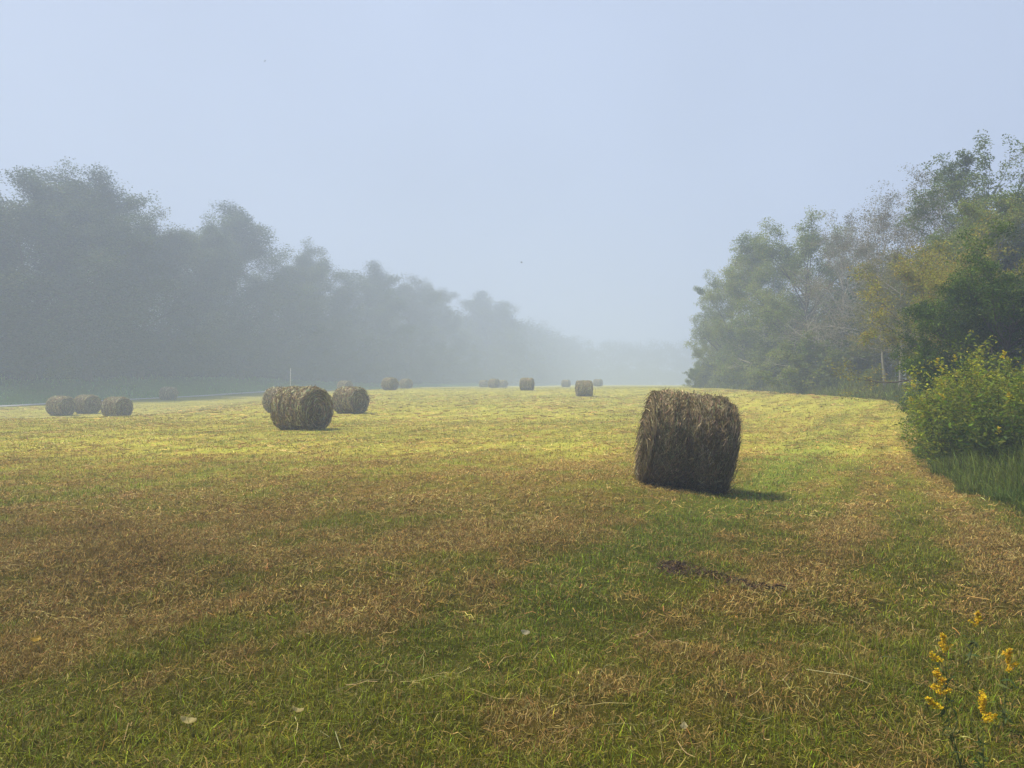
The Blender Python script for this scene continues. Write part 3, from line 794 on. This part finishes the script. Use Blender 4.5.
# ------------------------------------------------------------------ fallen leaves
def fallen(seed, pxx, pyy, size, col, label):
    r = rs(seed); D = (CAMZ - .05) * F / (pyy - 384); x = px(pxx, D)
    u = np.linspace(-1, 1, 9); V = []; 
    for k in u:
        w = (1 - k * k) ** .8 * .34 * (1 + .15 * math.sin(9 * k))
        for s_ in (-1, -.5, 0, .5, 1): V.append((k * size * .5, s_ * w * size, .012 * abs(s_) ** 2 + .015 * k * k))
    i = (np.arange(8)[:, None] * 5 + np.arange(4)[None]).ravel()
    g = Geo(); g.add(V, np.stack([i, i + 5, i + 6, i + 1], -1), np.array(col))
    o = link('fallen_leaf', g.mesh('fallen_leaf', M_LEAF), None, (x, D, float(height(x, D)) + .055), (r.uniform(-.2, .4), r.uniform(-.3, .3), r.uniform(0, 6)))
    tag(o, label, 'leaf', 'fallen leaves on the near grass')
fallen(1, 188, 722, .075, (.42, .36, .16), 'pale yellow fallen leaf in the dark grass at the bottom left')
fallen(2, 297, 709, .055, (.45, .38, .17), 'small rounded pale leaf right of the other bottom leaf')
fallen(3, 35, 641, .085, (.40, .27, .05), 'ochre fallen leaf on the brown hay near the left edge')
fallen(4, 526, 635, .06, (.36, .33, .22), 'whitish fallen leaf in the middle of the near field')
fallen(5, 684, 735, .05, (.45, .40, .22), 'cream leaf fleck low in the grass right of centre')

# ------------------------------------------------------------------ small far things
D = 82.0; x = px(290.5, D)
g = Geo(); h = 1.75 + CAMZ - .2
z0 = float(height(x, D)); top = CAMZ + (384 - 368) * D / F
tube(g, [(0, 0, -.1), (0, 0, (top - z0) * .6), (.01, 0, top - z0 - .03), (.01, 0, top - z0)], [.03, .03, .028, .01], 8)
tag(link('marker_post', g.mesh('marker_post', M_POST, False), None, (x, D, z0)), 'thin white post standing behind the largest left bale', 'post')

def bird(pxx, pyy, D, span, rz, label):
    n = 9; V = []; secs = []
    g = Geo(); pts = np.array([(0, -.5, 0), (0, -.42, .01), (0, -.25, .03), (0, 0, .03), (0, .25, .01), (0, .45, 0), (0, .62, 0)]) * span * .5
    tube(g, pts, np.array([.004, .05, .085, .10, .07, .03, .02]) * span, 8)
    for s_ in (-1, 1):
        w = [(s_ * .03, -.14, .02), (s_ * .03, .12, .02), (s_ * .25, .08, .12), (s_ * .25, -.16, .12), (s_ * .5, .10, .06), (s_ * .5, .03, .06)]
        up = [(a * span, b * span, (c + .012) * span) for a, b, c in w]; dn = [(a * span, b * span, (c - .006) * span) for a, b, c in w]
        g.add(up + dn, [(0, 1, 2, 3), (3, 2, 4, 5), (6, 9, 8, 7), (9, 11, 10, 8), (1, 7, 8, 2), (2, 8, 10, 4), (0, 3, 9, 6), (3, 5, 11, 9), (4, 10, 11, 5)])
    o = link('bird', g.mesh('bird', M_BIRD, False), None, (px(pxx, D), D, CAMZ + (384 - pyy) * D / F), (0, RAD(14), rz))
    tag(o, label, 'bird', 'small birds in the sky')
bird(521.5, 262.5, 60, .30, 1.1, 'tiny dark bird flying low over the middle of the field')
bird(265, 61, 72, .26, 2.2, 'faint speck of a bird high in the pale sky')

# ------------------------------------------------------------------ haze, sky, sun, camera
m, nt, out = new_mat('haze')
pv = nt.nodes.new('ShaderNodeVolumePrincipled')
pv.inputs['Color'].default_value = (.60, .715, .95, 1)
pv.inputs['Density'].default_value = 0.0050
pv.inputs['Anisotropy'].default_value = 0.08
nt.links.new(pv.outputs[0], out.inputs['Volume'])
g = Geo(); x0, x1, y0, y1, z0, z1 = -660, 660, -200, 1100, -3.0, 36.0
g.add([(x0, y0, z0), (x1, y0, z0), (x1, y1, z0), (x0, y1, z0), (x0, y0, z1), (x1, y0, z1), (x1, y1, z1), (x0, y1, z1)],
      [(0, 3, 2, 1), (4, 5, 6, 7), (0, 1, 5, 4), (1, 2, 6, 5), (2, 3, 7, 6), (3, 0, 4, 7)])
tag(link('haze', g.mesh('haze', m, False)), 'pale morning fog filling the air over the field', 'haze', kind='stuff')

SUN_EL, SUN_AZ = RAD(61), RAD(-76)      # azimuth from +Y, negative to the left
w = bpy.data.worlds.new('World'); scene.world = w; w.use_nodes = True
nt = w.node_tree; nt.nodes.clear()
sky = nt.nodes.new('ShaderNodeTexSky'); sky.sky_type = 'NISHITA'; sky.sun_disc = False
sky.sun_elevation = SUN_EL; sky.sun_rotation = SUN_AZ % (2 * math.pi)
sky.dust_density = 4.0; sky.air_density = 1.0
mxs = nt.nodes.new('ShaderNodeMix'); mxs.data_type = 'RGBA'; mxs.inputs['Factor'].default_value = 0.68
mxs.inputs[7].default_value = (6.0, 7.0, 9.0, 1)          # the even grey-blue of high fog
nt.links.new(sky.outputs[0], mxs.inputs[6])
bg = nt.nodes.new('ShaderNodeBackground'); bg.inputs['Strength'].default_value = 0.076
tcw = nt.nodes.new('ShaderNodeTexCoord'); nzw = nt.nodes.new('ShaderNodeTexNoise')
nzw.inputs['Scale'].default_value = 1.6; nzw.inputs['Detail'].default_value = 3
nt.links.new(tcw.outputs['Generated'], nzw.inputs['Vector'])
mrw = nt.nodes.new('ShaderNodeMapRange'); mrw.inputs['From Min'].default_value = .25; mrw.inputs['From Max'].default_value = .75
mrw.inputs['To Min'].default_value = .90; mrw.inputs['To Max'].default_value = 1.10
nt.links.new(nzw.outputs['Fac'], mrw.inputs['Value'])
mlw = nt.nodes.new('ShaderNodeVectorMath'); mlw.operation = 'SCALE'      # faint unevenness of the high fog
nt.links.new(mxs.outputs[2], mlw.inputs[0]); nt.links.new(mrw.outputs[0], mlw.inputs['Scale'])
nt.links.new(mlw.outputs[0], bg.inputs['Color'])
wo = nt.nodes.new('ShaderNodeOutputWorld'); nt.links.new(bg.outputs[0], wo.inputs['Surface'])

sl = bpy.data.lights.new('sun', 'SUN'); sl.energy = 5.0; sl.angle = RAD(11); sl.color = (1.0, .89, .68)
so = bpy.data.objects.new('sun', sl); COL.objects.link(so)
from mathutils import Vector
dirv = Vector((math.sin(SUN_AZ) * math.cos(SUN_EL), math.cos(SUN_AZ) * math.cos(SUN_EL), math.sin(SUN_EL)))
so.rotation_euler = (-dirv).to_track_quat('-Z', 'Y').to_euler(); so.location = dirv * 100

cd = bpy.data.cameras.new('camera'); cam = bpy.data.objects.new('camera', cd); COL.objects.link(cam)
cam.location = (0, 0, CAMZ); cam.rotation_euler = (RAD(90), 0, 0)
cd.sensor_width = 36; cd.lens = 36 * F / 1024; cd.clip_start = .05; cd.clip_end = 3000
scene.camera = cam

scene.render.engine = 'CYCLES'
cy = scene.cycles
cy.max_bounces = 5; cy.diffuse_bounces = 3; cy.glossy_bounces = 1; cy.transmission_bounces = 3; cy.volume_bounces = 1
cy.transparent_max_bounces = 4; cy.use_denoising = True
try: cy.denoiser = 'OPENIMAGEDENOISE'
except Exception: pass
cy.caustics_reflective = cy.caustics_refractive = False
vs = scene.view_settings
vs.view_transform = 'Standard'; vs.look = 'None'; vs.exposure = 0.52; vs.gamma = 1.0; vs.use_curve_mapping = False
